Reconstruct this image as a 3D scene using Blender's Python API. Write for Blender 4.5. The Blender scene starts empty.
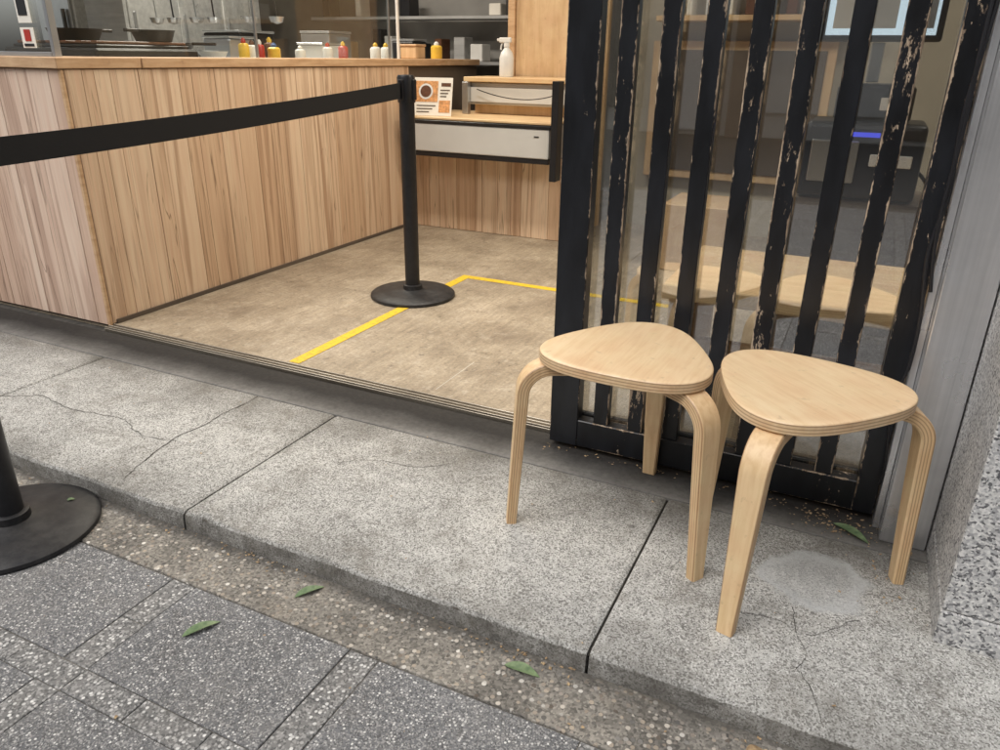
import bpy, bmesh, math, random
from mathutils import Vector, Matrix, noise as mn
random.seed(7)
S=bpy.context.scene
def c(r,g,b):
    f=lambda v:((v/255)/12.92 if v/255<=.04045 else ((v/255+.055)/1.055)**2.4)
    return (f(r),f(g),f(b),1)
def g(v): return (v,v,v,1)
# ---------- node helpers
def M(name,rough=.6,col=None,metal=0,spec=None):
    m=bpy.data.materials.new(name); m.use_nodes=True; nt=m.node_tree; b=nt.nodes['Principled BSDF']
    b.inputs['Roughness'].default_value=rough; b.inputs['Metallic'].default_value=metal
    if spec is not None: b.inputs['Specular IOR Level'].default_value=spec
    if col: b.inputs['Base Color'].default_value=col
    return m,nt,b
def nd(nt,t,ins={},**props):
    n=nt.nodes.new(t)
    for k,v in props.items(): setattr(n,k,v)
    for k,v in ins.items():
        if isinstance(v,bpy.types.NodeSocket): nt.links.new(v,n.inputs[k])
        else: n.inputs[k].default_value=v
    return n
def L(nt,a,b): nt.links.new(a,b)
def co(nt,scale=(1,1,1),add=None):
    o=nd(nt,'ShaderNodeTexCoord').outputs['Object']
    if add is not None: o=nd(nt,'ShaderNodeVectorMath',{0:o,1:add},operation='ADD').outputs[0]
    if scale==(1,1,1): return o
    return nd(nt,'ShaderNodeMapping',{'Vector':o,'Scale':scale}).outputs[0]
def noi(nt,v,s,d=4,r=.55,dist=0): return nd(nt,'ShaderNodeTexNoise',{'Vector':v,'Scale':s,'Detail':d,'Roughness':r,'Distortion':dist}).outputs[0]
def ramp(nt,f,els):
    n=nd(nt,'ShaderNodeValToRGB',{'Fac':f}); cr=n.color_ramp
    while len(cr.elements)<len(els): cr.elements.new(.5)
    for e,(p,col) in zip(cr.elements,els):
        e.position=p; e.color=col if not isinstance(col,(int,float)) else g(col)
    return n.outputs[0]
def mix(nt,f,a,b,bt='MIX'): return nd(nt,'ShaderNodeMix',{0:f,6:a,7:b},data_type='RGBA',blend_type=bt).outputs[2]
def math_(nt,op,a,b=0.0,cc=None):
    d={0:a,1:b}
    if cc is not None: d[2]=cc
    return nd(nt,'ShaderNodeMath',d,operation=op).outputs[0]
def bump(nt,b,h,st=.3,dist=.01):
    n=nd(nt,'ShaderNodeBump',{'Height':h,'Strength':st,'Distance':dist})
    L(nt,n.outputs[0],b.inputs['Normal']); return n.outputs[0]
def vor(nt,v,s,feature='F1',rnd=1.0):
    return nd(nt,'ShaderNodeTexVoronoi',{'Vector':v,'Scale':s,'Randomness':rnd},feature=feature)
def sc_(col,k): return tuple(min(1,x*k) for x in col[:3])+(1,)
# ---------- mesh helpers
def obj(name,me,mats=(),parent=None,loc=None,smooth=False):
    o=bpy.data.objects.new(name,me); S.collection.objects.link(o)
    for m in (mats if isinstance(mats,(list,tuple)) else [mats]): me.materials.append(m)
    if parent: o.parent=parent
    if loc: o.location=loc
    if smooth:
        for p in me.polygons: p.use_smooth=True
    return o
def empty(name,loc=(0,0,0),rz=0):
    e=bpy.data.objects.new(name,None); S.collection.objects.link(e); e.location=loc; e.rotation_euler=(0,0,rz); e.empty_display_size=.1; return e
def bbox(bm,x0,x1,y0,y1,z0,z1,bev=0,seg=1):
    r=bmesh.ops.create_cube(bm,size=1,matrix=Matrix.Translation(((x0+x1)/2,(y0+y1)/2,(z0+z1)/2))@Matrix.Diagonal((x1-x0,y1-y0,z1-z0,1)))
    vs=r['verts']
    if bev>0:
        es=list({e for v in vs for e in v.link_edges})
        bmesh.ops.bevel(bm,geom=es,offset=bev,segments=seg,affect='EDGES',profile=.5)
def tbox(V,Fc,x0,x1,y0,y1,z0,z1,b):
    k=len(V)
    V+=[(x0,y0,z0),(x1,y0,z0),(x1,y1,z0),(x0,y1,z0),(x0,y0,z1-b),(x1,y0,z1-b),(x1,y1,z1-b),(x0,y1,z1-b),(x0+b,y0+b,z1),(x1-b,y0+b,z1),(x1-b,y1-b,z1),(x0+b,y1-b,z1)]
    for s in(0,4):
        for i in range(4):
            j=(i+1)%4; Fc.append((k+s+i,k+s+j,k+s+4+j,k+s+4+i))
    Fc.append((k+8,k+9,k+10,k+11))
def box(name,x0,x1,y0,y1,z0,z1,mat,bev=.002,parent=None,seg=1):
    bm=bmesh.new(); bbox(bm,x0,x1,y0,y1,z0,z1,bev,seg); me=bpy.data.meshes.new(name); bm.to_mesh(me); bm.free()
    return obj(name,me,mat,parent)
def lathe(name,prof,cen,mat,parent=None,seg=32,smooth=True):
    bm=bmesh.new(); rings=[]
    for r,z in prof:
        if r<1e-5: rings.append([bm.verts.new((0,0,z))])
        else: rings.append([bm.verts.new((r*math.cos(2*math.pi*i/seg),r*math.sin(2*math.pi*i/seg),z)) for i in range(seg)])
    for a,b in zip(rings,rings[1:]):
        for i in range(seg):
            j=(i+1)%seg
            if len(a)==1 and len(b)==1: continue
            if len(a)==1: f=[a[0],b[i],b[j]]
            elif len(b)==1: f=[a[i],a[j],b[0]]
            else: f=[a[i],a[j],b[j],b[i]]
            bm.faces.new(f)
    bmesh.ops.recalc_face_normals(bm,faces=bm.faces)
    me=bpy.data.meshes.new(name); bm.to_mesh(me); bm.free()
    o=obj(name,me,mat,parent,cen,smooth)
    if smooth:
        md=o.modifiers.new('es','EDGE_SPLIT'); md.split_angle=math.radians(40)
    return o
def tube(name,pts,r,mat,parent=None,res=3):
    cu=bpy.data.curves.new(name,'CURVE'); cu.dimensions='3D'; cu.bevel_depth=r; cu.bevel_resolution=res
    sp=cu.splines.new('NURBS'); sp.points.add(len(pts)-1)
    for p,q in zip(sp.points,pts): p.co=(*q,1)
    sp.use_endpoint_u=True; sp.order_u=min(4,len(pts))
    o=bpy.data.objects.new(name,cu); S.collection.objects.link(o); cu.materials.append(mat)
    if parent:o.parent=parent
    return o
# ================= MATERIALS
def sidewalk_mat(name,base):
    m,nt,b=M(name,.88,spec=.3)
    v=co(nt)
    big=noi(nt,v,2.6,5,.65,.6); med=noi(nt,v,20,5,.75)
    col=ramp(nt,big,[(.3,sc_(base,.66)),(.5,sc_(base,.92)),(.72,sc_(base,1.10))])
    col=mix(nt,.5,col,ramp(nt,med,[(.32,.28),(.5,.52),(.68,.70)]),'OVERLAY')
    vo=vor(nt,v,330); rnd=nd(nt,'ShaderNodeSeparateColor',{0:vo.outputs['Color']})
    col=mix(nt,ramp(nt,rnd.outputs[0],[(.64,0),(.68,.65)]),col,c(88,86,82),'MIX')
    col=mix(nt,ramp(nt,rnd.outputs[1],[(.78,0),(.82,.6)]),col,c(228,227,223),'MIX')
    fine=noi(nt,v,520,2,.7)
    col=mix(nt,.6,col,ramp(nt,fine,[(.3,.2),(.7,.8)]),'OVERLAY')
    sep=nd(nt,'ShaderNodeSeparateXYZ',{0:v})
    wob=math_(nt,'MULTIPLY_ADD',noi(nt,v,6,5,.75),.40,-.20)
    y=math_(nt,'ADD',sep.outputs[1],wob)
    gr=ramp(nt,math_(nt,'SUBTRACT',y,1.0),[(.04,.65),(.20,.10),(.46,.03),(.72,.8)])
    gr=math_(nt,'MULTIPLY',gr,ramp(nt,noi(nt,v,5,3,.6),[(.3,.45),(.6,1)]))
    col=mix(nt,gr,col,c(84,81,75))
    # dark dirt line right at the street edge
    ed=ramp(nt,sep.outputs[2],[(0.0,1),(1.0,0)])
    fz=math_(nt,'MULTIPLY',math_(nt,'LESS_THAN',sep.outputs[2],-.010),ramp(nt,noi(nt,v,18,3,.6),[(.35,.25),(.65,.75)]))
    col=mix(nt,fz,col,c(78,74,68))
    col=mix(nt,ramp(nt,noi(nt,v,7,6,.78,1.0),[(.50,0),(.66,.5)]),col,c(110,105,96))
    col=mix(nt,ramp(nt,noi(nt,v,31,2,.5),[(.25,.55),(.31,0)]),col,c(76,74,70))
    d=nd(nt,'ShaderNodeVectorMath',{0:v,1:(.05,1.515,0)},operation='DISTANCE').outputs['Value']
    d=math_(nt,'ADD',d,math_(nt,'MULTIPLY_ADD',noi(nt,v,13,3,.6),.12,-.06))
    st=ramp(nt,d,[(.065,.4),(.095,.75),(.115,0)])
    col=mix(nt,st,col,c(186,188,188))
    L(nt,col,b.inputs['Base Color'])
    h=math_(nt,'ADD',math_(nt,'MULTIPLY',vo.outputs['Distance'],.6),fine)
    bump(nt,b,h,.5,.0016)
    return m
m_side=sidewalk_mat('sidewalk_concrete',c(187,186,181))
m_kerb_dirt,nt,b=M('joint_dirt',.95); v=co(nt); L(nt,ramp(nt,noi(nt,v,30,4),[(.3,c(50,47,43)),(.7,c(84,80,74))]),b.inputs['Base Color'])
m_band,nt,b=M('mortar_band',.85,spec=.25); v=co(nt)
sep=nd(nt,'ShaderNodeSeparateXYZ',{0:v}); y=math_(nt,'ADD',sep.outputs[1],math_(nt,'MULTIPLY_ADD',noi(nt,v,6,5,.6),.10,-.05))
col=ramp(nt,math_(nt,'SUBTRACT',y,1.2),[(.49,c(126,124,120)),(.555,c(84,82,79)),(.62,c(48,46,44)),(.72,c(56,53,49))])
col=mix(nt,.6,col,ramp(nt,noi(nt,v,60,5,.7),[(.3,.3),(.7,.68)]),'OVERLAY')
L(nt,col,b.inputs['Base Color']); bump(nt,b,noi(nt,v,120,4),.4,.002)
m_grav,nt,b=M('exposed_aggregate',.85); v=co(nt)
vo=vor(nt,v,82); cs=nd(nt,'ShaderNodeSeparateColor',{0:vo.outputs['Color']})
pc=ramp(nt,cs.outputs[0],[(0,c(92,84,76)),(.2,c(172,160,144)),(.4,c(128,120,112)),(.6,c(196,188,176)),(.8,c(80,78,76)),(1,c(222,217,208))])
mask=ramp(nt,vo.outputs['Distance'],[(.36,1),(.43,0)])
sel=ramp(nt,cs.outputs[1],[(.30,0),(.33,1)])
mk=math_(nt,'MULTIPLY',mask,sel)
vo2=vor(nt,v,210); cs2=nd(nt,'ShaderNodeSeparateColor',{0:vo2.outputs['Color']})
bg=ramp(nt,noi(nt,v,7,5,.6),[(.3,c(92,89,84)),(.7,c(146,141,132))])
bg=mix(nt,.7,bg,ramp(nt,cs2.outputs[0],[(0,.15),(1,.82)]),'OVERLAY')
col=mix(nt,mk,bg,pc)
sp_=nd(nt,'ShaderNodeSeparateXYZ',{0:v})
dk=ramp(nt,math_(nt,'ADD',math_(nt,'SUBTRACT',sp_.outputs[1],.5),math_(nt,'MULTIPLY_ADD',noi(nt,v,12,3,.6),.04,-.02)),[(.545,0),(.578,.7)])
col=mix(nt,dk,col,c(72,68,62))
col=mix(nt,ramp(nt,noi(nt,v,5,4,.65),[(.55,0),(.75,.35)]),col,c(156,142,122))
L(nt,col,b.inputs['Base Color']); bump(nt,b,math_(nt,'ADD',mk,math_(nt,'MULTIPLY',cs2.outputs[0],.3)),.5,.003)
def tile_mat(name,dark,thr,sc):
    m,nt,b=M(name,.78); v=co(nt)
    base=ramp(nt,noi(nt,v,3.5,4,.6),[(.3,sc_(dark,.75)),(.7,sc_(dark,1.2))])
    vo=vor(nt,v,sc); cs=nd(nt,'ShaderNodeSeparateColor',{0:vo.outputs['Color']})
    mk=math_(nt,'MULTIPLY',ramp(nt,cs.outputs[0],[(thr,0),(thr+.03,1)]),ramp(nt,vo.outputs['Distance'],[(.36,1),(.5,0)]))
    sp=ramp(nt,cs.outputs[1],[(0,c(136,134,132)),(.5,c(190,189,187)),(1,c(222,221,218))])
    v2=vor(nt,v,sc*1.9); c2=nd(nt,'ShaderNodeSeparateColor',{0:v2.outputs['Color']})
    base=mix(nt,ramp(nt,c2.outputs[0],[(.62,0),(.68,.6)]),base,c(164,163,161))
    base=mix(nt,ramp(nt,c2.outputs[1],[(.7,0),(.74,.6)]),base,c(54,54,56))
    col=mix(nt,mk,base,sp)
    col=mix(nt,ramp(nt,noi(nt,v,9,5,.7),[(.45,0),(.75,.3)]),col,c(130,126,120))
    col=mix(nt,ramp(nt,noi(nt,v,23,3,.6),[(.26,.5),(.34,0)]),col,c(62,60,58))
    L(nt,col,b.inputs['Base Color']); bump(nt,b,math_(nt,'ADD',noi(nt,v,220,2),math_(nt,'MULTIPLY',mk,.3)),.35,.002)
    return m
m_tile=tile_mat('terrazzo_dark',c(108,109,111),.70,190)
m_strip=tile_mat('terrazzo_light',c(116,116,115),.52,130)
m_grout,nt,b=M('grout',.95); v=co(nt); L(nt,ramp(nt,noi(nt,v,25,4,.7),[(.35,c(60,58,55)),(.65,c(120,116,108))]),b.inputs['Base Color'])
m_asph,nt,b=M('asphalt',.9); v=co(nt); L(nt,ramp(nt,noi(nt,v,60,3,.7),[(.3,g(.035)),(.7,g(.09))]),b.inputs['Base Color'])
def board_mat(name,light,mid,dark,streak):
    m,nt,b=M(name,.55)
    at=nd(nt,'ShaderNodeAttribute',attribute_name='rnd'); cs=nd(nt,'ShaderNodeSeparateColor',{0:at.outputs['Color']})
    off=nd(nt,'ShaderNodeVectorMath',{0:at.outputs['Color'],1:(9,9,9)},operation='MULTIPLY').outputs[0]
    v1=co(nt,(17,17,.6),off); v2=co(nt,(70,70,3),off); v3=co(nt,(24,24,.8),off)
    base=mix(nt,cs.outputs[0],light,mid)
    n1=noi(nt,v1,1.0,3,.55,.9)
    col=mix(nt,math_(nt,'MULTIPLY',ramp(nt,n1,[(.50,0),(.60,streak)]),math_(nt,'MULTIPLY_ADD',cs.outputs[2],.75,.25)),base,dark)
    n3=noi(nt,v3,1.0,2,.5,1.2)
    ln=ramp(nt,n3,[(.48,0),(.5,.85),(.52,0)])
    col=mix(nt,math_(nt,'MULTIPLY',ln,cs.outputs[1]),col,sc_(dark,.55))
    fn=noi(nt,v2,1.0,3,.6)
    col=mix(nt,.25,col,ramp(nt,fn,[(.3,.25),(.7,.72)]),'OVERLAY')
    L(nt,col,b.inputs['Base Color']); bump(nt,b,fn,.15,.001); return m
m_board=board_mat('beech_boards',c(228,202,172),c(208,176,144),c(158,120,90),.8)
m_boardf=board_mat('beech_boards_weathered',c(222,198,178),c(204,174,152),c(160,124,104),.75)
def ply(name,a,b_,rough=.42,edge=False,sc=(3,40,40),coat=0,cyc=3.0):
    m,nt,b=M(name,rough); v=co(nt,sc)
    n=noi(nt,v,1.0,4,.6,.5); col=ramp(nt,n,[(.3,b_),(.6,a)])
    vv=co(nt); col=mix(nt,.4,col,ramp(nt,noi(nt,vv,11,4),[(.3,.34),(.7,.6)]),'OVERLAY')
    col=mix(nt,ramp(nt,noi(nt,vv,42,3,.6),[(.64,0),(.72,.35)]),col,sc_(b_,.6))
    if edge:
        at=nd(nt,'ShaderNodeAttribute',attribute_name='lay').outputs['Fac']
        s=math_(nt,'SINE',math_(nt,'MULTIPLY',at,2*math.pi*cyc))
        inr=math_(nt,'MULTIPLY',math_(nt,'GREATER_THAN',at,.02),math_(nt,'LESS_THAN',at,.98))
        f=math_(nt,'MULTIPLY',ramp(nt,s,[(.0,.12),(.8,.62)]),inr)
        col=mix(nt,f,col,c(128,88,56))
    L(nt,col,b.inputs['Base Color'])
    if coat: b.inputs['Coat Weight'].default_value=coat; b.inputs['Coat Roughness'].default_value=.3
    bump(nt,b,n,.06,.001); return m
m_seat=ply('birch_seat',c(230,202,162),c(220,188,144),.42,True,(7,85,85),.12,3.0)
m_leg=ply('birch_leg',c(226,197,154),c(211,178,133),.46,True,(70,70,5),.05,4.0)
m_ply=ply('plywood_light',c(214,184,144),c(196,162,120),.5,False,(20,20,2))
m_plyh=ply('plywood_top',c(226,196,152),c(206,172,126),.45,False,(2,30,30))
m_ledge=ply('counter_ledge',c(206,172,134),c(184,146,108),.5,False,(6,6,50))
m_floor,nt,b=M('shop_floor_mat',.55); v=co(nt)
a=noi(nt,v,3,5,.7,.3); col=ramp(nt,a,[(.3,c(132,118,100)),(.5,c(156,142,121)),(.7,c(178,164,143))])
col=mix(nt,.5,col,ramp(nt,noi(nt,co(nt,(60,5,5)),1.0,4,.7),[(.3,.28),(.7,.66)]),'OVERLAY')
col=mix(nt,.65,col,ramp(nt,noi(nt,v,90,4,.8),[(.3,.26),(.7,.7)]),'OVERLAY')
col=mix(nt,ramp(nt,noi(nt,v,26,5,.75),[(.54,0),(.70,.45)]),col,c(196,186,168))
col=mix(nt,ramp(nt,noi(nt,v,5,6,.75,.8),[(.52,0),(.68,.45)]),col,c(108,94,78))
col=mix(nt,ramp(nt,noi(nt,v,34,3,.6),[(.28,.6),(.38,0)]),col,c(88,74,60))
L(nt,col,b.inputs['Base Color']); bump(nt,b,noi(nt,v,90,3),.12,.001)
m_yel,nt,b=M('yellow_tape',.5); v=co(nt); L(nt,mix(nt,ramp(nt,noi(nt,v,60,5,.7),[(.50,0),(.66,.65)]),c(222,186,44),c(150,126,66)),b.inputs['Base Color'])
m_paint,nt,b=M('chipped_black_paint',.42)
e=nd(nt,'ShaderNodeAttribute',attribute_name='edge').outputs['Fac']
v=co(nt,(70,70,24)); v2=co(nt,(7,7,2.2)); v3=co(nt,(110,110,16))
f=math_(nt,'ADD',noi(nt,v,1.0,6,.78),math_(nt,'MULTIPLY',math_(nt,'POWER',e,3.0),.17))
f=math_(nt,'ADD',f,math_(nt,'MULTIPLY_ADD',noi(nt,v2,1.0,4,.6),.85,-.425))
mask=ramp(nt,f,[(.692,0),(.705,1)])
wood=ramp(nt,noi(nt,v3,1.0,3),[(.35,c(112,94,78)),(.65,c(192,172,148))])
blk=ramp(nt,noi(nt,co(nt,(20,20,6)),1.0,4),[(.3,c(13,14,17)),(.7,c(30,32,37))])
L(nt,mix(nt,mask,blk,wood),b.inputs['Base Color'])
L(nt,ramp(nt,mask,[(0,.34),(1,.8)]),b.inputs['Roughness'])
bump(nt,b,math_(nt,'SUBTRACT',noi(nt,v3,1.0,2),mask),.3,.001)
m_blk,nt,b=M('black_powdercoat',.42); v=co(nt); L(nt,ramp(nt,noi(nt,v,35,5,.7),[(.3,c(20,20,22)),(.7,c(34,34,37))]),b.inputs['Base Color']); L(nt,ramp(nt,noi(nt,v,20,4),[(.3,.32),(.7,.55)]),b.inputs['Roughness'])
m_rub,nt,b=M('black_base',.5); v=co(nt); L(nt,ramp(nt,noi(nt,v,25,6,.75),[(.4,c(22,22,25)),(.75,c(58,57,56))]),b.inputs['Base Color']); bump(nt,b,noi(nt,v,400,2),.15,.001)
m_belt,nt,b=M('belt_webbing',.75); v=co(nt); L(nt,ramp(nt,nd(nt,'ShaderNodeTexWave',{'Vector':v,'Scale':120.0},bands_direction='Z').outputs[1],[(0,c(14,14,15)),(1,c(30,30,32))]),b.inputs['Base Color'])
def steel(name,col1,col2,rough=.38,sc=(60,60,1.5),metal=.9):
    m,nt,b=M(name,rough,metal=metal); v=co(nt,sc); n=noi(nt,v,1.0,4,.6)
    vv=co(nt); n2=noi(nt,vv,5,4,.6)
    L(nt,mix(nt,ramp(nt,n2,[(.45,0),(.8,.6)]),ramp(nt,n,[(.3,col1),(.7,col2)]),sc_(col1,.75)),b.inputs['Base Color'])
    L(nt,ramp(nt,n2,[(.3,rough-.08),(.7,rough+.14)]),b.inputs['Roughness']); bump(nt,b,n,.03,.001); return m
m_steel=steel('brushed_steel',c(214,215,217),c(236,236,238),.28,(90,90,1.0),.85)
m_rail=steel('threshold_metal',c(136,126,112),c(176,168,154),.42,(1.5,60,60))
m_sst=steel('kitchen_steel',c(176,176,176),c(210,210,208),.35,(2,30,30),.6)
m_gran,nt,b=M('granite',.6); v=co(nt)
vo=vor(nt,v,230); cs=nd(nt,'ShaderNodeSeparateColor',{0:vo.outputs['Color']})
col=ramp(nt,cs.outputs[0],[(0,c(84,84,86)),(.14,c(112,112,114)),(.26,c(164,164,165)),(.55,c(186,186,185)),(.8,c(204,203,201)),(1,c(220,219,216))])
col=mix(nt,.4,col,ramp(nt,noi(nt,v,70,4,.7),[(.3,.25),(.7,.7)]),'OVERLAY')
col=mix(nt,ramp(nt,noi(nt,v,4,4,.6),[(.5,0),(.8,.35)]),col,c(120,116,110))
L(nt,col,b.inputs['Base Color']); bump(nt,b,noi(nt,v,120,4,.7),.4,.002)
def glass(name,tint=(1,1,1,1),rough=0.0,r0=.05):
    # thin pane: reflectance from the angle to the surface, the same on both faces
    m=bpy.data.materials.new(name); m.use_nodes=True; nt=m.node_tree; nt.nodes.clear()
    out=nd(nt,'ShaderNodeOutputMaterial'); t=nd(nt,'ShaderNodeBsdfTransparent',{'Color':tint}); gl=nd(nt,'ShaderNodeBsdfGlossy',{'Roughness':rough,'Color':(1,1,1,1)})
    fa=nd(nt,'ShaderNodeLayerWeight',{'Blend':.5}).outputs['Facing']
    f=math_(nt,'MULTIPLY_ADD',math_(nt,'POWER',fa,4.0),1-r0,r0)
    mx=nd(nt,'ShaderNodeMixShader',{0:f,1:t.outputs[0],2:gl.outputs[0]}); L(nt,mx.outputs[0],out.inputs[0]); return m
m_glass=glass('window_glass',(.86,.88,.88,1),.02,.27)
m_glass2=glass('guard_glass',(.95,.97,.96,1),0,.05)
def plain(name,col,rough=.5,metal=0,var=.12,sc=12):
    m,nt,b=M(name,rough,metal=metal); v=co(nt)
    L(nt,ramp(nt,noi(nt,v,sc,3),[(.3,sc_(col,1-var)),(.7,sc_(col,1+var))]),b.inputs['Base Color']); return m
m_scr=plain('scratch_line',c(190,182,168),.7)
m_white=plain('white_plastic',c(222,221,217),.4,0,.05)
m_grey=plain('grey_panel',c(206,206,202),.45,.0,.05,4)
m_cream=plain('cream_wall',c(176,168,152),.8,0,.1,3)
m_kwall=plain('kitchen_wall',c(150,148,144),.6,0,.3,2)
m_dwall=plain('dark_wall',c(92,80,68),.8,0,.25,2)
m_dark=plain('dark_plastic',c(30,30,33),.35)
m_iron=plain('cast_iron',c(34,30,28),.45,0,.3)
m_red=plain('red_plastic',c(176,52,40),.35); m_yel2=plain('yellow_plastic',c(226,186,70),.35); m_blue=plain('blue_plastic',c(60,96,150),.35)
m_brown=plain('brown_sauce',c(96,60,38),.4,0,.3,60); m_orange=plain('food_print',c(206,150,98),.5,0,.4,60)
m_paper=plain('paper',c(232,228,218),.7,0,.03)
m_facade=plain('facade_render',c(200,197,190),.85,0,.08,1.5); m_fac2=plain('facade_tile',c(120,104,92),.8,0,.15,3)
m_alu=plain('aluminium',c(186,188,190),.3,.85,.05)
def emis(name,col,st):
    m,nt,b=M(name,.4); b.inputs['Base Color'].default_value=col; b.inputs['Emission Color'].default_value=col; b.inputs['Emission Strength'].default_value=st; return m
m_screen=emis('lit_screen',c(205,226,240),1.2); m_led=emis('blue_led',c(70,80,230),1.2)
m_leaf,nt,b=M('leaf_green',.5); v=co(nt); L(nt,ramp(nt,noi(nt,v,60,4),[(.3,c(74,100,66)),(.7,c(128,148,108))]),b.inputs['Base Color'])
m_dry,nt,b=M('leaf_dry',.8); v=co(nt); L(nt,ramp(nt,noi(nt,v,70,4),[(.3,c(120,98,72)),(.5,c(164,138,104)),(.7,c(196,174,138))]),b.inputs['Base Color'])

# ================= GROUND
def plane(name,x0,x1,y0,y1,z,mat,parent=None):
    me=bpy.data.meshes.new(name); me.from_pydata([(x0,y0,z),(x1,y0,z),(x1,y1,z),(x0,y1,z)],[],[(0,1,2,3)]); return obj(name,me,mat,parent)
plane('ground',-300,300,-300,300,-.075,m_asph)
sw=empty('sidewalk')
plane('bed',-9,6,1.09,2.0,-.012,m_kerb_dirt,sw)
def slab(x0,x1,k,step):
    prof=[(1.700,-.02),(1.698,-.002),(1.693,0),(1.4,0),(1.102,0),(1.092,-.0015),(1.087,-.007),(1.085,-.014),(1.083,-.085)]
    n=max(2,int((x1-x0)/step)); V=[];Fc=[]; m=len(prof)
    for i in range(n+1):
        x=x0+(x1-x0)*i/n; e=min(i,n-i)
        q=mn.noise(Vector((x*9,.7,k)))*.003+mn.noise(Vector((x*60,2.3,k)))*.0026
        ch=max(0,mn.noise(Vector((x*17,3.3,k)))-.30)*.026
        for j,(y,z) in enumerate(prof):
            if j in(5,6): y+=q+ch; z+=-abs(q)*.6-ch*.5
            elif j==4: y+=ch; z-=abs(q)*.2
            elif j==7: y+=q+ch*.5
            elif j==8: y+=q*.5
            if e==0 and 0<j<7: z-=.004
            V.append((x,y,z))
    for i in range(n):
        for j in range(m-1): a=i*m+j; Fc.append((a,a+1,a+m+1,a+m))
    for s in(0,n*m):
        k0=len(V)
        for j in range(m): V.append((V[s+j][0],V[s+j][1],-.06))
        for j in range(m-2): Fc.append((s+j,s+j+1,k0+j+1,k0+j))
    me=bpy.data.meshes.new('slab'); me.from_pydata(V,[],Fc); o=obj('slab',me,m_side,sw,smooth=True)
    md=o.modifiers.new('es','EDGE_SPLIT'); md.split_angle=math.radians(22)
k=0; x=-.325-1.063*7
while x<5:
    slab(x+.003,x+1.063-.003,k,.008 if -3.6<x<1 else .05); x+=1.063; k+=1
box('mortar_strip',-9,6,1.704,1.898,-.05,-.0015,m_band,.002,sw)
def crack(pts,w,name):
    P=[]
    for a,bb in zip(pts,pts[1:]):
        a=Vector(a);bb=Vector(bb); n=int((bb-a).length/.012)+1
        for i in range(n): P.append(a.lerp(bb,i/n))
    P.append(Vector(pts[-1])); vs=[];fs=[]
    for i,p in enumerate(P):
        o=Vector((mn.noise(Vector((i*.07,w*900,2))),mn.noise(Vector((i*.07,w*500,9)))))*.04+Vector((random.uniform(-1,1),random.uniform(-1,1)))*.003
        d=(P[min(i+1,len(P)-1)]-P[max(i-1,0)]).normalized(); nn=Vector((-d.y,d.x)); ww=w*random.uniform(.3,1)
        p=p+o; vs+= [(*(p+nn*ww),.0012),(*(p-nn*ww),.0012)]
    for i in range(len(P)-1): fs.append((2*i,2*i+1,2*i+3,2*i+2))
    me=bpy.data.meshes.new(name); me.from_pydata(vs,[],fs); obj(name,me,m_kerb_dirt,sw)
crack([(-1.70,1.69),(-1.71,1.35),(-1.64,1.10)],.0022,'crack_a')
crack([(-1.71,1.35),(-2.1,1.36),(-2.45,1.33)],.0017,'crack_b')
crack([(.02,1.40),(.06,1.3),(.03,1.2),(.09,1.11)],.0010,'crack_c')
crack([(-.9,1.60),(-1.1,1.5),(-1.2,1.45)],.0010,'crack_d')
crack([(.15,1.42),(.05,1.34),(-.1,1.31)],.0009,'crack_e')
pv=empty('paving')
box('gravel_strip',-9,6,.933,1.082,-.09,-.048,m_grav,.0015,pv)
plane('paving_bed',-9,6,-3.2,.935,-.0530,m_grout,pv)
VT=[];FT=[];VS=[];FS=[]; px=.49; py=.33
xi=-1.19-px*12
for i in range(20):
    for j in range(12):
        X0=xi+i*px; Y1=.930-j*py; Y0=Y1-.27
        dz=lambda: random.uniform(-.001,.001)
        tbox(VT,FT,X0,X0+.419,Y0,Y1,-.08,-.050+dz(),.0014)
        for s in range(2):
            tbox(VS,FS,X0+.4215,X0+.4875,Y0+s*.136,Y0+.134+s*.136,-.08,-.050+dz(),.0014)
        yb=Y0-.0025
        for s in range(3):
            xx=X0+s*.163
            tbox(VS,FS,xx,xx+.161,yb-.0555,yb,-.08,-.050+dz(),.0014)
for V_,F_,nm,mt in((VT,FT,'tiles',m_tile),(VS,FS,'tile_borders',m_strip)):
    me=bpy.data.meshes.new(nm); me.from_pydata(V_,[],F_); obj(nm,me,mt,pv)
# ================= SHOP
shop=empty('storefront_building')
box('floor_slab',-8,3,1.95,6.2,-.1,.012,m_floor,.001,shop)
tr=empty('threshold_rail')
box('rail_base',-2.70,3,1.900,1.948,-.03,.010,m_rail,.001,tr)
for y in (1.903,1.922,1.941): box('rail_lip',-2.70,.16,y,y+.005,.0102,.0165,m_rail,.001,tr)
box('ceiling',-8,3,1.96,6.2,2.6,2.7,m_cream,.002,shop)
box('lintel',-8,3,1.92,2.1,2.3,3.6,m_fac2,.004,shop)
box('upper_wall',-8,3,1.95,2.2,3.605,7,m_facade,.004,shop)
box('back_wall',-8,3,6.2,6.3,0,2.6,m_kwall,.002,shop)
box('dining_back_wall',-1.56,3,5.0,5.08,.0,2.6,m_cream,.002,shop)
box('side_wall',1.6,1.7,1.97,4.99,.0,2.6,m_cream,.002,shop)
box('outer_wall',-8.1,-5.9,1.93,2.05,-.0,2.3,m_fac2,.002,shop)
box('plywood_partition',-2.22,-1.60,4.80,4.84,.0,2.6,m_ply,.002,shop)
box('partition_trim',-2.27,-2.223,4.78,4.86,.0,2.6,m_ledge,.002,shop)
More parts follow.
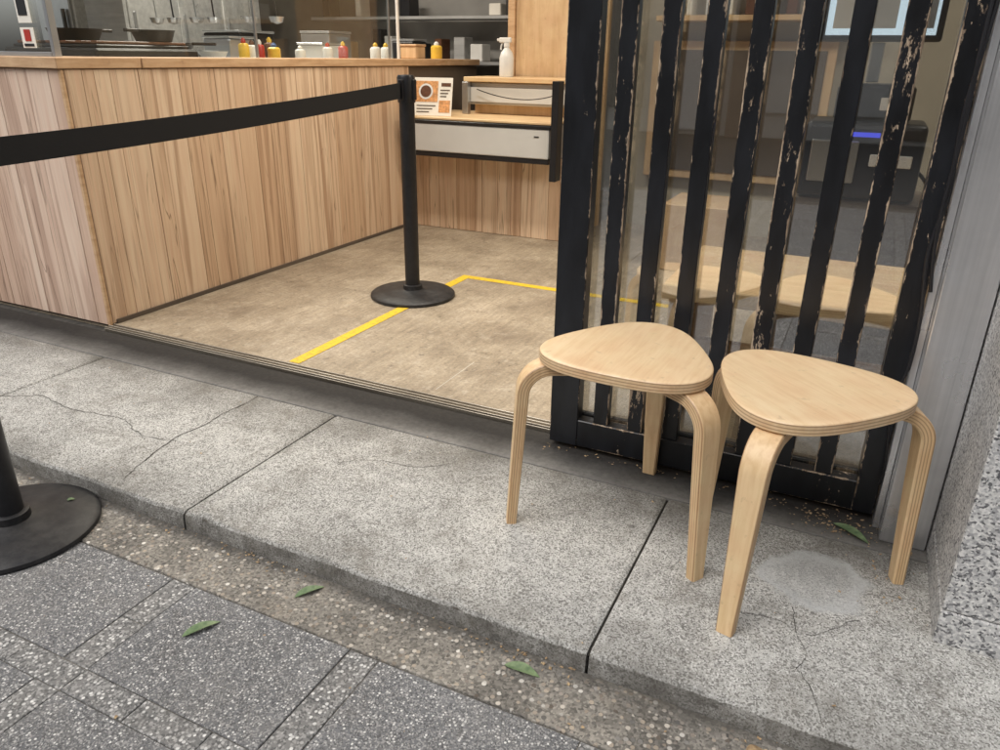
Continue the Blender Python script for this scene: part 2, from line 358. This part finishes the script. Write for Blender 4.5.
def boards(name,axis,a0,a1,plane_c,zz0,zz1,mat,parent):
    bm=bmesh.new(); lay=bm.loops.layers.float_color.new('rnd'); a=a0
    while a<a1-.01:
        w=min(random.choice([.05,.07,.09,.11,.13]),a1-a)
        if a1-(a+w)<.03: w=a1-a
        n0=len(bm.faces); t=.012+random.uniform(0,.0022)
        if axis=='y': bbox(bm,plane_c-.012,plane_c+t-.012,a+.0008,a+w-.0008,zz0,zz1,.0014)
        else: bbox(bm,a+.0008,a+w-.0008,plane_c+.012-t,plane_c+.012,zz0,zz1,.0014)
        bm.faces.ensure_lookup_table(); r=(random.random(),random.random(),random.random(),1)
        for f in bm.faces[n0:]:
            for l in f.loops: l[lay]=r
        a+=w
    me=bpy.data.meshes.new(name); bm.to_mesh(me); bm.free(); return obj(name,me,mat,parent)
ct=empty('wooden_counter')
box('core_front',-6,-2.725,1.945,2.25,0,.985,m_dwall,.001,ct)
box('core_side',-3.0,-2.714,2.255,5.2,0,.985,m_dwall,.001,ct)
boards('front_boards','x',-6,-2.714,1.932,.012,.984,m_boardf,ct)
boards('side_boards','y',1.945,4.262,-2.70,.016,.984,m_board,ct)
box('corner_trim',-2.713,-2.699,1.930,1.944,.0,.984,m_ledge,.001,ct)
box('ledge_front',-6,-2.69,1.915,2.28,.987,1.026,m_ledge,.003,ct)
box('ledge_side',-3.03,-2.688,2.283,5.2,.987,1.026,m_ledge,.003,ct)
box('plinth',-2.698,-2.69,1.96,4.24,.012,.03,m_dwall,.001,ct)
kt=empty('kitchen_worktop'); KZ=1.001
box('top',-4.3,-3.035,2.3,5.6,.965,1.0,m_sst,.003,kt); box('body',-4.25,-3.04,2.35,5.55,.0,.963,m_kwall,.003,kt)
gg=empty('glass_guard')
box('pane_front',-5.9,-2.80,1.995,2.001,1.032,1.75,m_glass2,.0005,gg)
box('pane_side',-2.800,-2.794,2.02,4.2,1.032,1.75,m_glass2,.0005,gg)
box('corner_post',-2.80,-2.782,1.985,2.012,1.027,1.76,m_alu,.001,gg)
box('bottom_profile',-5.9,-2.803,1.985,2.010,1.0265,1.042,m_alu,.001,gg)
for y in(3.05,4.2): box('joint',-2.803,-2.791,y,y+.012,1.027,1.76,m_alu,.001,gg)
st=empty('sticker')
box('card',-2.96,-2.885,1.990,1.992,1.055,1.125,m_paper,.0003,st); box('mark',-2.94,-2.905,1.988,1.9895,1.078,1.118,m_red,.0003,st)
box('text',-2.95,-2.895,1.988,1.9895,1.060,1.070,m_dark,.0002,st)
st=empty('sticker'); box('card',-2.96,-2.885,1.990,1.992,1.14,1.23,m_paper,.0003,st); box('mark',-2.95,-2.90,1.988,1.9895,1.165,1.22,m_dark,.0003,st)
def pan(x,y,r,z):
    e=empty('frying_pan',(x,y,z)); lathe('bowl',[(0,0),(r*.8,0),(r,.05),(r*1.03,.052),(r*.97,.05),(r*.78,.008),(0,.008)],(0,0,0),m_iron,e)
    o=box('handle',r*.95,r*1.9,-.012,.012,.04,.055,m_iron,.003,e); e.rotation_euler=(0,0,random.uniform(0,6)); return e
def bottle(x,y,z,h,r,mb,mc,name='condiment_bottle'):
    e=empty(name,(x,y,z)); lathe('body',[(0,0),(r*.95,0),(r,.006),(r,h*.68),(r*.8,h*.76),(r*.35,h*.8),(r*.35,h*.82),(0,h*.82)],(0,0,0),mb,e,20)
    lathe('cap',[(r*.45,h*.78),(r*.45,h*.9),(r*.15,h),(0,h)],(0,0,0),mc,e,16); return e
def bowl(x,y,z,r,mb):
    return lathe('mixing_bowl',[(0,0),(r*.45,0),(r*.8,r*.35),(r,r*.7),(r*.97,r*.7),(r*.76,r*.36),(0,r*.08)],(x,y,z),mb,None,28)
kb=empty('grill_box'); box('base',-3.75,-3.12,2.42,3.0,KZ,1.06,m_iron,.01,kb); box('top_plate',-3.72,-3.15,2.45,2.97,1.062,1.075,m_dark,.004,kb)
for i in range(6): box('bar',-3.70+i*.1,-3.66+i*.1,2.46,2.96,1.077,1.09,m_brown,.003,kb)
kb2=empty('gas_burner'); box('burner',-3.75,-3.25,3.02,3.3,KZ,1.04,m_sst,.01,kb2)
pan(-3.5,3.16,.13,1.041); pan(-3.5,2.62,.12,1.091); pan(-3.25,2.85,.10,1.091)
bowl(-3.17,3.14,KZ,.075,m_white); bowl(-3.3,3.20,KZ,.08,m_alu)
for i,(x_,y_,h_,r_,a_,b_) in enumerate(((-3.1,3.29,.12,.028,m_yel2,m_red),(-3.11,3.36,.11,.028,m_white,m_brown),(-3.12,3.43,.115,.026,m_red,m_white),(-3.1,3.52,.10,.035,m_yel2,m_blue),(-3.2,3.60,.13,.03,m_brown,m_yel2),(-3.1,3.74,.09,.03,m_white,m_white),(-3.12,4.02,.11,.03,m_white,m_red),(-3.08,4.12,.12,.03,m_red,m_yel2),(-3.075,4.46,.12,.035,m_white,m_yel2),(-3.075,4.58,.12,.035,m_white,m_yel2))): bottle(x_,y_,KZ,h_,r_,a_,b_)
for (x_,y_,w_,h_,mt) in ((-3.6,3.5,.2,.12,m_alu),(-3.9,3.8,.3,.16,m_dark),(-3.5,4.2,.2,.1,m_grey),(-3.8,4.6,.25,.18,m_alu),(-3.3,5.0,.18,.14,m_dark)):
    e=empty('food_container'); box('tub',x_,x_+w_,y_,y_+w_,KZ,KZ+h_,mt,.01,e,2); box('lid',x_-.005,x_+w_+.005,y_-.005,y_+w_+.005,KZ+h_+.001,KZ+h_+.014,m_alu,.004,e)
bx=empty('storage_box'); box('shell',-2.96,-2.84,4.58,4.7,1.027,1.10,m_ply,.004,bx); box('lid',-2.965,-2.835,4.575,4.705,1.101,1.115,m_ledge,.003,bx)
bottle(-2.9,4.95,1.027,.11,.04,m_yel2,m_white,'sauce_tub')
sc=empty('steel_cabinet'); box('body',-5.2,-4.8,4.0,5.3,0,1.7,m_sst,.01,sc)
for y in(4.02,4.46,4.90): box('door',-4.798,-4.785,y,y+.41,.1,1.65,m_sst,.006,sc); box('handle',-4.783,-4.77,y+.03,y+.05,1.0,1.3,m_alu,.003,sc)
eq=empty('range_hood'); box('canopy',-6.6,-3.9,5.35,6.1,1.55,1.85,m_sst,.01,eq); box('lip',-6.62,-3.88,5.33,5.35,1.50,1.56,m_alu,.004,eq)
sh=empty('kitchen_shelf')
for z in(.98,1.32): box('board',-4.7,-2.4,5.85,6.15,z,z+.025,m_sst,.003,sh)
for i in range(14):
    xx=-4.6+i*.16+random.uniform(-.03,.03); w=random.uniform(.05,.13); h=random.uniform(.08,.26); z0=random.choice([1.006,1.346,1.006])
    box('container',xx,xx+w,5.9,6.05,z0,z0+h,random.choice([m_white,m_sst,m_dark,m_paper,m_brown,m_ply,m_iron,m_grey]),.006,sh)
fr=empty('refrigerator'); box('body',-7.4,-6.9,5.2,6.1,.02,1.9,m_sst,.01,fr); box('door',-7.38,-6.92,5.17,5.198,.1,1.8,m_alu,.01,fr); box('handle',-7.0,-6.97,5.13,5.16,.8,1.4,m_dark,.004,fr)
ut=empty('hanging_utensils'); tube('rod',[(-4.6,3.9,1.5),(-3.9,3.9,1.5),(-3.2,3.9,1.5)],.006,m_alu,ut)
for i,xx in enumerate((-4.4,-4.25,-4.05,-3.9,-3.6,-3.4)):
    tube('ladle_handle',[(xx,3.9,1.5),(xx,3.9,1.38),(xx+.01,3.9,1.25)],.005,m_dark if i%2 else m_alu,ut); lathe('ladle_bowl',[(0,0),(.035,.01),(.045,.04)],(xx+.01,3.9,1.21),m_alu,ut,16)
tube('standing_pole',[(-2.87,4.42,1.02),(-2.87,4.42,1.4),(-2.87,4.42,2.5)],.010,m_white)
pn=empty('notice_paper'); box('sheet',-2.62,-2.45,6.12,6.125,1.3,1.55,m_paper,.0005,pn); box('print',-2.60,-2.47,6.116,6.119,1.34,1.5,m_dark,.0005,pn)
fc=empty('serving_counter')
box('core',-2.69,-1.62,4.268,4.70,.0,.48,m_dwall,.001,fc)
boards('boards','x',-2.69,-1.60,4.25,.014,.50,m_board,fc)
du=empty('display_unit')
box('front_panel',-2.62,-1.66,4.05,4.09,.515,.675,m_grey,.006,du,2)
box('trim',-2.63,-1.65,4.045,4.10,.678,.695,m_dark,.002,du)
box('under_trim',-2.62,-1.66,4.055,4.10,.486,.512,m_dark,.002,du)
box('case',-2.62,-1.66,4.092,4.70,.505,.69,m_sst,.003,du)
box('wood_top',-2.64,-1.65,4.06,4.72,.697,.712,m_plyh,.003,du)
box('logo',-1.75,-1.72,4.047,4.0495,.632,.638,m_dark,.0005,du)
box('raised_case',-2.38,-1.66,4.45,4.74,.77,.90,m_alu,.006,du); box('raised_panel',-2.36,-1.68,4.443,4.448,.785,.87,m_grey,.001,du)
box('raised_foot',-2.36,-1.70,4.50,4.72,.714,.768,m_ply,.002,du)
box('raised_top',-2.40,-1.64,4.42,4.76,.902,.93,m_plyh,.003,du)
box('side_post',-1.64,-1.60,4.02,4.10,.40,.93,m_dark,.003,du)
box('back_rail',-2.40,-2.36,4.40,4.44,.714,.90,m_alu,.002,du)
tube('cable',[(-2.3,4.41,.86),(-2.1,4.40,.80),(-1.9,4.40,.79),(-1.75,4.40,.85)],.003,m_dark,du)
mnu=empty('menu_card',(-2.46,4.13,.713))
def part(nm,x0,x1,y0,y1,z0,z1,mt): return box(nm,x0,x1,y0,y1,z0,z1,mt,.0004,mnu)
part('card',-.12,.12,0,.004,0,.22,m_paper); part('photo',-.11,.03,-.002,-.0003,.08,.20,m_orange); part('photo_b',.04,.11,-.002,-.0003,.02,.09,m_orange)
part('title',.05,.11,-.002,-.0003,.17,.19,m_brown)
for i in range(3): part('text',.045,.105-.01*i,-.002,-.0003,.145-.018*i,.152-.018*i,m_dwall)
for i in range(3): part('text',-.10,.02-.02*i,-.002,-.0003,.055-.018*i,.061-.018*i,m_dwall)
lathe('dish',[(0,.001),(.045,0)],(0,0,0),m_white,mnu).matrix_local=Matrix.Translation((-.045,-.003,.14))@Matrix.Rotation(math.pi/2,4,'X')
lathe('dish_food',[(0,.001),(.034,0)],(0,0,0),m_brown,mnu).matrix_local=Matrix.Translation((-.045,-.005,.14))@Matrix.Rotation(math.pi/2,4,'X')
mnu.rotation_euler=(math.radians(-14),0,math.radians(12))
sp=empty('spray_bottle',(-2.17,4.56,.931))
lathe('body',[(0,0),(.042,0),(.045,.008),(.045,.11),(.036,.14),(.016,.165),(.016,.175),(0,.175)],(0,0,0),m_white,sp,24)
lathe('collar',[(0,.172),(.019,.172),(.019,.195),(0,.195)],(0,0,0),m_white,sp,16)
box('head',-.05,.03,-.012,.012,.195,.225,m_white,.006,sp,2); box('nozzle',-.066,-.05,-.007,.007,.203,.219,m_white,.003,sp)
tube('trigger',[(-.03,0,.196),(-.042,0,.175),(-.04,0,.155)],.005,m_white,sp)
yt=empty('yellow_floor_tape')
box('run',-1.795,-1.748,1.96,3.30,.0125,.0140,m_yel,.0003,yt); box('cross',-1.746,-.60,3.255,3.30,.0125,.0140,m_yel,.0003,yt)
box('floor_scratch',-1.195,-1.192,1.99,2.27,.0122,.0128,m_scr,.0002,shop)
# ================= INTERIOR RIGHT
bn=empty('wooden_bench'); box('seat',-.50,.75,2.14,2.70,.395,.44,m_plyh,.004,bn)
for xx in(-.48,.66): box('side_panel',xx,xx+.05,2.16,2.68,.013,.394,m_ply,.003,bn)
box('stretcher',-.429,.659,2.38,2.42,.10,.2,m_ply,.003,bn)
pm=empty('payment_terminal'); box('cabinet',-.28,.18,2.95,3.3,.013,.60,m_dwall,.006,pm); box('body',-.24,.14,2.93,3.2,.602,.86,m_dark,.02,pm,3)
box('slot_panel',-.21,-.06,2.915,2.928,.66,.80,m_alu,.003,pm); box('receipt_slot',-.02,.11,2.918,2.928,.72,.76,m_white,.003,pm); box('led_strip',-.10,.0,2.912,2.9145,.815,.83,m_led,.0005,pm)
box('printer',-.16,.08,2.95,3.15,.862,.98,m_iron,.012,pm); box('label',-.02,.04,2.944,2.9485,.9,.94,m_paper,.0005,pm)
tube('cord',[(.14,3.0,.7),(.26,3.0,.6),(.24,3.05,.3),(.30,3.1,.02)],.006,m_dark,pm)
sc=empty('order_screen'); box('frame',-.25,.12,2.98,3.02,1.11,1.42,m_dark,.008,sc,2); box('display',-.23,.10,2.975,2.979,1.13,1.40,m_screen,.0005,sc)
for i in range(3):
    for j in range(2): box('icon',-.21+i*.11,-.13+i*.11,2.971,2.9745,1.15+j*.12,1.24+j*.12,[m_paper,m_orange,m_grey,m_paper,m_alu,m_grey][i*2+j],.0004,sc)
box('stand',-.08,-.04,3.0,3.04,.985,1.108,m_alu,.003,sc)
ws=empty('wall_shelf')
for z in(1.25,): box('board',-1.3,-.2,4.75,4.99,z,z+.03,m_ply,.003,ws)
for i in range(9):
    xx=-1.25+i*.11; box('item',xx,xx+random.uniform(.03,.07),4.8,4.93,1.282,1.282+random.uniform(.08,.24),random.choice([m_white,m_dark,m_brown,m_paper,m_grey]),.004,ws)
dp=empty('service_hatch'); box('frame',-1.35,-.3,4.93,4.99,.35,1.15,m_ply,.004,dp); box('opening',-1.30,-.35,4.92,4.928,.40,1.10,m_dwall,.002,dp)
sk=empty('cardboard_box'); box('carton',-.95,-.6,3.9,4.3,.013,.36,m_ply,.004,sk); box('tape',-.80,-.75,3.897,3.8995,.02,.355,m_ledge,.0004,sk)
pt=empty('fridge_cabinet'); box('body',.75,1.35,3.9,4.5,.02,1.7,m_white,.01,pt); box('glass_door',.79,1.31,3.885,3.898,.2,1.6,m_dark,.004,pt); box('handle',.82,.84,3.86,3.884,.8,1.1,m_alu,.002,pt)
# ================= LATTICE DOOR
def bar(name,p0,p1,w,d,axis,parent,mat=m_paint):
    e=.0022; q=.009
    hw,hd=w/2,d/2
    sec=[(-hw+e,-hd,1),(-hw+q,-hd,0),(hw-q,-hd,0),(hw-e,-hd,1),(hw,-hd+e,1),(hw,-hd+q,0),(hw,hd-q,0),(hw,hd-e,1),(hw-e,hd,1),(-hw+e,hd,1),(-hw,hd-e,1),(-hw,hd-q,0),(-hw,-hd+q,0),(-hw,-hd+e,1)]
    bm=bmesh.new(); lay=bm.verts.layers.float.new('edge'); rings=[]
    for p in(p0,p1):
        r=[]
        for a,dd,ed in sec:
            co_=(p[0]+a,p[1]+dd,p[2]) if axis=='z' else (p[0],p[1]+dd,p[2]+a)
            vv=bm.verts.new(co_); vv[lay]=ed; r.append(vv)
        rings.append(r)
    n=len(sec)
    for i in range(n): bm.faces.new((rings[0][i],rings[0][(i+1)%n],rings[1][(i+1)%n],rings[1][i]))
    bm.faces.new(rings[0]); bm.faces.new(rings[1])
    bmesh.ops.recalc_face_normals(bm,faces=bm.faces)
    me=bpy.data.meshes.new(name); bm.to_mesh(me); bm.free(); return obj(name,me,mat,parent)
ld=empty('lattice_door'); YC=1.852; ZT=2.24
bar('stile_left',(-.672,YC,.015),(-.672,YC,ZT),.084,.042,'z',ld)
bar('stile_right',(.128,YC,.015),(.128,YC,ZT),.05,.042,'z',ld)
bar('bottom_rail',(-.629,YC,.055),(.102,YC,.055),.082,.040,'x',ld)
bar('top_rail',(-.629,YC,ZT-.05),(.102,YC,ZT-.05),.09,.040,'x',ld)
xs=[-.565,-.467,-.369,-.271,-.173,-.075,.023]
for i,xx in enumerate(xs): bar('slat',(xx,YC+.0,.0975),(xx,YC+.0,ZT-.096),.042,.030,'z',ld)
box('glass_pane',-.70,.15,1.878,1.884,.03,ZT,m_glass,.0003,ld)
box('pane_frame_bottom',-.70,.15,1.886,1.898,.03,.10,m_dark,.001,ld)
sc=empty('steel_column')
box('casing',.170,.268,1.745,1.895,-.001,2.6,m_steel,.003,sc,2); box('flange',.155,.169,1.80,1.895,-.001,2.6,m_steel,.001,sc)
cb=empty('power_cable')
tube('cable_a',[(.150,1.80,1.6),(.160,1.79,1.2),(.125,1.78,.95),(.158,1.79,.8),(.120,1.785,.68),(.156,1.79,.55),(.150,1.79,.42)],.0045,m_dark,cb)
tube('cable_b',[(.156,1.795,1.5),(.130,1.78,1.1),(.158,1.785,.9),(.130,1.78,.75),(.156,1.79,.6)],.004,m_dark,cb)
tube('cable_c',[(.15,1.79,.42),(.12,1.78,.30),(.158,1.79,.22),(.15,1.80,.12)],.0032,m_dark,cb)
gp=empty('granite_pillar'); box('lower_block',.272,1.6,1.42,1.90,-.002,.075,m_gran,.004,gp,2); box('shaft',.272,1.6,1.42,1.90,.077,2.6,m_gran,.005,gp,2)
box('shaft_upper',.272,3,1.42,1.93,2.603,7,m_facade,.004,gp)
# ================= STOOLS
def stool(x,y,ang):
    e=empty('three_legged_stool',(x,y,0),ang)
    bm=bmesh.new(); l=bm.verts.layers.float.new('lay'); N=96
    prof=[(0,.450,0),(.5,.450,0),(.9,.450,0),(-.005,.450,0),(-.0018,.4490,0),(0,.4468,.03),(0,.4275,.97),(-.0018,.4253,1),(-.005,.4245,1),(.5,.4245,1),(0.0001,.4245,1)]
    rings=[]
    for k,(r,z,t) in enumerate(prof):
        if k in(0,len(prof)-1): vv=bm.verts.new((0,0,z)); vv[l]=t; rings.append([vv]); continue
        ring=[]
        for i in range(N):
            th=2*math.pi*i/N; R=.1835+.0215*math.cos(3*th)+.0018*math.cos(6*th)
            rr=R*r if r>.1 else R+r
            vv=bm.verts.new((rr*math.cos(th),rr*math.sin(th),z)); vv[l]=t; ring.append(vv)
        rings.append(ring)
    for a,bb in zip(rings,rings[1:]):
        for i in range(N):
            j=(i+1)%N
            if len(a)==1: bm.faces.new((a[0],bb[i],bb[j]))
            elif len(bb)==1: bm.faces.new((a[i],a[j],bb[0]))
            else: bm.faces.new((a[i],a[j],bb[j],bb[i]))
    bmesh.ops.recalc_face_normals(bm,faces=bm.faces)
    me=bpy.data.meshes.new('seat'); bm.to_mesh(me); bm.free()
    o=obj('seat',me,m_seat,e,smooth=True); md=o.modifiers.new('es','EDGE_SPLIT'); md.split_angle=math.radians(28)
    path=[(.05,.4103)]+[(.175,.4103)]
    cx,cz,R=.178,.3453,.065
    for i in range(1,13):
        a=math.radians(90-i*(87/12)); path.append((cx+R*math.cos(a),cz+R*math.sin(a)))
    r1,z1=path[-1]
    for i in range(1,9):
        t=i/8; path.append((r1+(.262-r1)*t,z1*(1-t)))
    for kk in range(3):
        bm=bmesh.new(); l=bm.verts.layers.float.new('lay'); rings=[]; n=len(path)
        for i,(r,z) in enumerate(path):
            a=path[max(i-1,0)];bq=path[min(i+1,n-1)]
            d=Vector((bq[0]-a[0],bq[1]-a[1])).normalized(); nn=Vector((-d.y,d.x))
            t=max(0,min(1,(.40-z)/.40)); w=(.056-.022*t)/2; th=(.028-.004*t)/2; bv=.003
            if i==n-1: nn=Vector((1,0))
            ring=[]
            for s,q,lt in((-w+bv,th,0),(w-bv,th,0),(w,th-bv,.06),(w,-th+bv,.94),(w-bv,-th,1),(-w+bv,-th,1),(-w,-th+bv,.94),(-w,th-bv,.06)):
                vv=bm.verts.new((r+nn.x*q,s,z+nn.y*q)); vv[l]=lt; ring.append(vv)
            rings.append(ring)
        for a,bb in zip(rings,rings[1:]):
            for i in range(8): bm.faces.new((a[i],a[(i+1)%8],bb[(i+1)%8],bb[i]))
        bm.faces.new(rings[0]); bm.faces.new(rings[-1])
        bmesh.ops.recalc_face_normals(bm,faces=bm.faces)
        me=bpy.data.meshes.new('leg'); bm.to_mesh(me); bm.free()
        o=obj('leg_%d'%(kk+1),me,m_leg,e,smooth=True); o.rotation_euler=(0,0,kk*2*math.pi/3); md=o.modifiers.new('es','EDGE_SPLIT'); md.split_angle=math.radians(30)
    return e
stool(-.414,1.545,math.radians(88)); stool(-.042,1.520,math.radians(137.5))
# ================= STANCHIONS
def stanchion(x,y,z,h):
    e=empty('belt_stanchion',(x,y,z))
    lathe('base',[(0,0),(.192,0),(.196,.004),(.195,.014),(.186,.021),(.12,.026),(.06,.031),(.045,.036),(.044,.055),(.036,.058),(0,.058)],(0,0,0),m_rub,e,64)
    lathe('post',[(0,.05),(.033,.05),(.033,h-.11),(0,h-.11)],(0,0,0),m_blk,e,32)
    lathe('cassette',[(0,h-.11),(.037,h-.11),(.038,h-.105),(.038,h-.012),(.034,h-.002),(.0,h)],(0,0,0),m_dark,e,32)
    box('belt_slot_front',-.012,.012,-.046,-.034,h-.10,h-.018,m_dark,.003,e); box('belt_slot_side',.034,.045,-.012,.012,h-.10,h-.018,m_dark,.003,e)
    return e
P1=Vector((-1.834,2.873,.012)); P2=Vector((-1.760,.890,-.050))
stanchion(*P1,.962); s2=stanchion(*P2,.945)
vs=[];fs=[];n=40
for i in range(n+1):
    t=i/n; p=P1.lerp(P2,t); z=(P1.z+.90)*(1-t)+(P2.z+.885)*t-.012*4*t*(1-t)
    y=p.y-.045*(1-t)
    for dx,dz in((-.0008,.031),(-.0008,-.031),(.0008,-.031),(.0008,.031)): vs.append((p.x+dx,y,z+dz))
for i in range(n):
    for k in range(4): fs.append((4*i+k,4*i+(k+1)%4,4*i+4+(k+1)%4,4*i+4+k))
me=bpy.data.meshes.new('barrier_belt'); me.from_pydata(vs,[],fs); obj('barrier_belt',me,m_belt)
# ================= LEAVES
def leaf(x,y,z,ln,wd,ang,mat,name='fallen_leaf',curl=.006):
    vs=[];fs=[];n=12
    for i in range(n+1):
        t=i/n; w=wd/2*math.sin(math.pi*t**.85)**.8 if 0<i<n else .0006; zz=curl*math.sin(math.pi*t)
        vs+=[((t-.5)*ln,-w,zz+w*.35),((t-.5)*ln,0,zz),((t-.5)*ln,w,zz+w*.25)]
    for i in range(n):
        a=3*i; fs+=[(a,a+1,a+4,a+3),(a+1,a+2,a+5,a+4)]
    me=bpy.data.meshes.new(name); me.from_pydata(vs,[],fs); o=obj(name,me,mat,None,(x,y,z),True); o.rotation_euler=(0,0,ang); return o
leaf(-.953,1.03,-.0475,.068,.022,math.radians(58),m_leaf); leaf(-1.077,.837,-.048,.078,.024,math.radians(62),m_leaf); leaf(-.437,1.03,-.0475,.075,.026,math.radians(0),m_leaf)
leaf(.00,1.03,-.0475,.05,.03,math.radians(70),m_dry,'dry_leaf',.012); leaf(.11,1.745,.0,.10,.03,math.radians(-35),m_leaf)
leaf(-1.72,1.02,-.050+.020,.03,.014,1,m_leaf)
vs=[];fs=[]
def bit(x,y,z):
    s=random.uniform(.0012,.0045); a=random.uniform(0,6.3); k=len(vs); t=random.uniform(.2,.8)
    for i,(px_,py_) in enumerate(((-1,-t),(1,-t*.6),(.7,t),(-.6,t*.9))):
        xx=(px_*math.cos(a)-py_*math.sin(a))*s; yy=(px_*math.sin(a)+py_*math.cos(a))*s; vs.append((x+xx,y+yy,z+.0008+random.uniform(0,.003)))
    fs.append((k,k+1,k+2,k+3))
for _ in range(900):
    x=random.uniform(-3.5,1.2)
    if mn.noise(Vector((x*3,0,0)))+random.uniform(-.3,.3)<.10: continue
    bit(x,1.080-abs(random.gauss(0,.02)),-.0475)
for _ in range(160): bit(random.gauss(.09,.07),1.77+random.gauss(0,.03),0)
for _ in range(90): bit(random.uniform(-.72,.2),1.815+random.gauss(0,.012),0)
for _ in range(40): bit(random.gauss(.2,.05),random.uniform(1.45,1.75),.001)
for _ in range(60): bit(random.uniform(-3,1),random.uniform(.3,1.08),-.047)
for _ in range(40): bit(random.uniform(-3,.25),random.uniform(1.1,1.7),.001)
me=bpy.data.meshes.new('leaf_litter'); me.from_pydata(vs,[],fs); obj('leaf_litter',me,m_dry)
# ================= OPPOSITE SIDE OF STREET
ob=empty('opposite_building'); box('wall',-18,16,-10,-9,-.07,7.5,m_facade,.01,ob)
for i in range(9):
    X=-16+i*3.6
    box('window_frame',X-.1,X+2.1,-9.0,-8.95,3.6,5.4,m_alu,.01,ob); box('window',X,X+2,-8.948,-8.93,3.7,5.3,m_dark,.005,ob)
    box('shop_window',X-.2,X+1.6,-9.0,-8.93,.3,2.4,m_dark if i%2 else m_grey,.01,ob); box('door',X+1.9,X+2.8,-9.0,-8.94,.0,2.2,m_white if i%2 else m_dwall,.01,ob); box('pilaster',X+3.0,X+3.3,-9.0,-8.8,-.07,3.2,m_fac2,.01,ob); box('awning',X-.4,X+2.6,-9.0,-8.2,2.6,2.75,[m_grey,m_white,m_fac2][i%3],.02,ob)
# ================= LIGHT
W=bpy.data.worlds.new('World'); S.world=W; W.use_nodes=True; nt=W.node_tree; bgn=nt.nodes['Background']
sky=nd(nt,'ShaderNodeTexSky',sky_type='NISHITA',sun_disc=False,sun_elevation=math.radians(52),sun_rotation=math.radians(205),dust_density=4.0,air_density=1.0)
hs=nd(nt,'ShaderNodeHueSaturation',{'Saturation':.35,'Color':sky.outputs[0]}); L(nt,hs.outputs[0],bgn.inputs[0]); bgn.inputs[1].default_value=.15
sun=bpy.data.lights.new('sun','SUN'); sun.energy=1.35; sun.angle=math.radians(50); sun.color=(1,.98,.95); so=bpy.data.objects.new('sun',sun); S.collection.objects.link(so)
az=math.radians(205); el=math.radians(52); d=Vector((math.sin(az)*math.cos(el),math.cos(az)*math.cos(el),math.sin(el))); so.rotation_euler=d.to_track_quat('Z','Y').to_euler()
for i,(x,y,sx,p) in enumerate(((-1.7,3.1,1.2,44),(-3.9,4.0,1.5,70),(.3,3.3,1.2,38))):
    e=empty('ceiling_lamp'); box('housing',x-sx/2-.03,x+sx/2+.03,y-.13,y+.13,2.555,2.599,m_white,.004,e)
    li=bpy.data.lights.new('lamp','AREA'); li.shape='RECTANGLE'; li.size=sx; li.size_y=.2; li.energy=p; li.color=(1,.91,.79); lo=bpy.data.objects.new('lamp_light',li); S.collection.objects.link(lo); lo.location=(x,y,2.54); lo.parent=e
# ================= CAMERA
cam=bpy.data.cameras.new('cam'); cam.sensor_width=36; cam.lens=27.04; cam.clip_start=.02; cam.clip_end=900
cob=bpy.data.objects.new('camera',cam); S.collection.objects.link(cob)
yaw=math.radians(25.6); p=math.radians(23); f=Vector((-math.sin(yaw),math.cos(yaw),0)); R=Vector((math.cos(yaw),math.sin(yaw),0)); Z=Vector((0,0,1))
F=f*math.cos(p)-Z*math.sin(p); U=f*math.sin(p)+Z*math.cos(p); r=.0144
X=(R+U*r).normalized(); Y=(U-R*r).normalized()
m=Matrix((X,Y,-F)).transposed().to_4x4(); m.translation=(0,0,1.05); cob.matrix_world=m; S.camera=cob
S.view_settings.view_transform='Standard'; S.view_settings.look='None'; S.view_settings.exposure=0
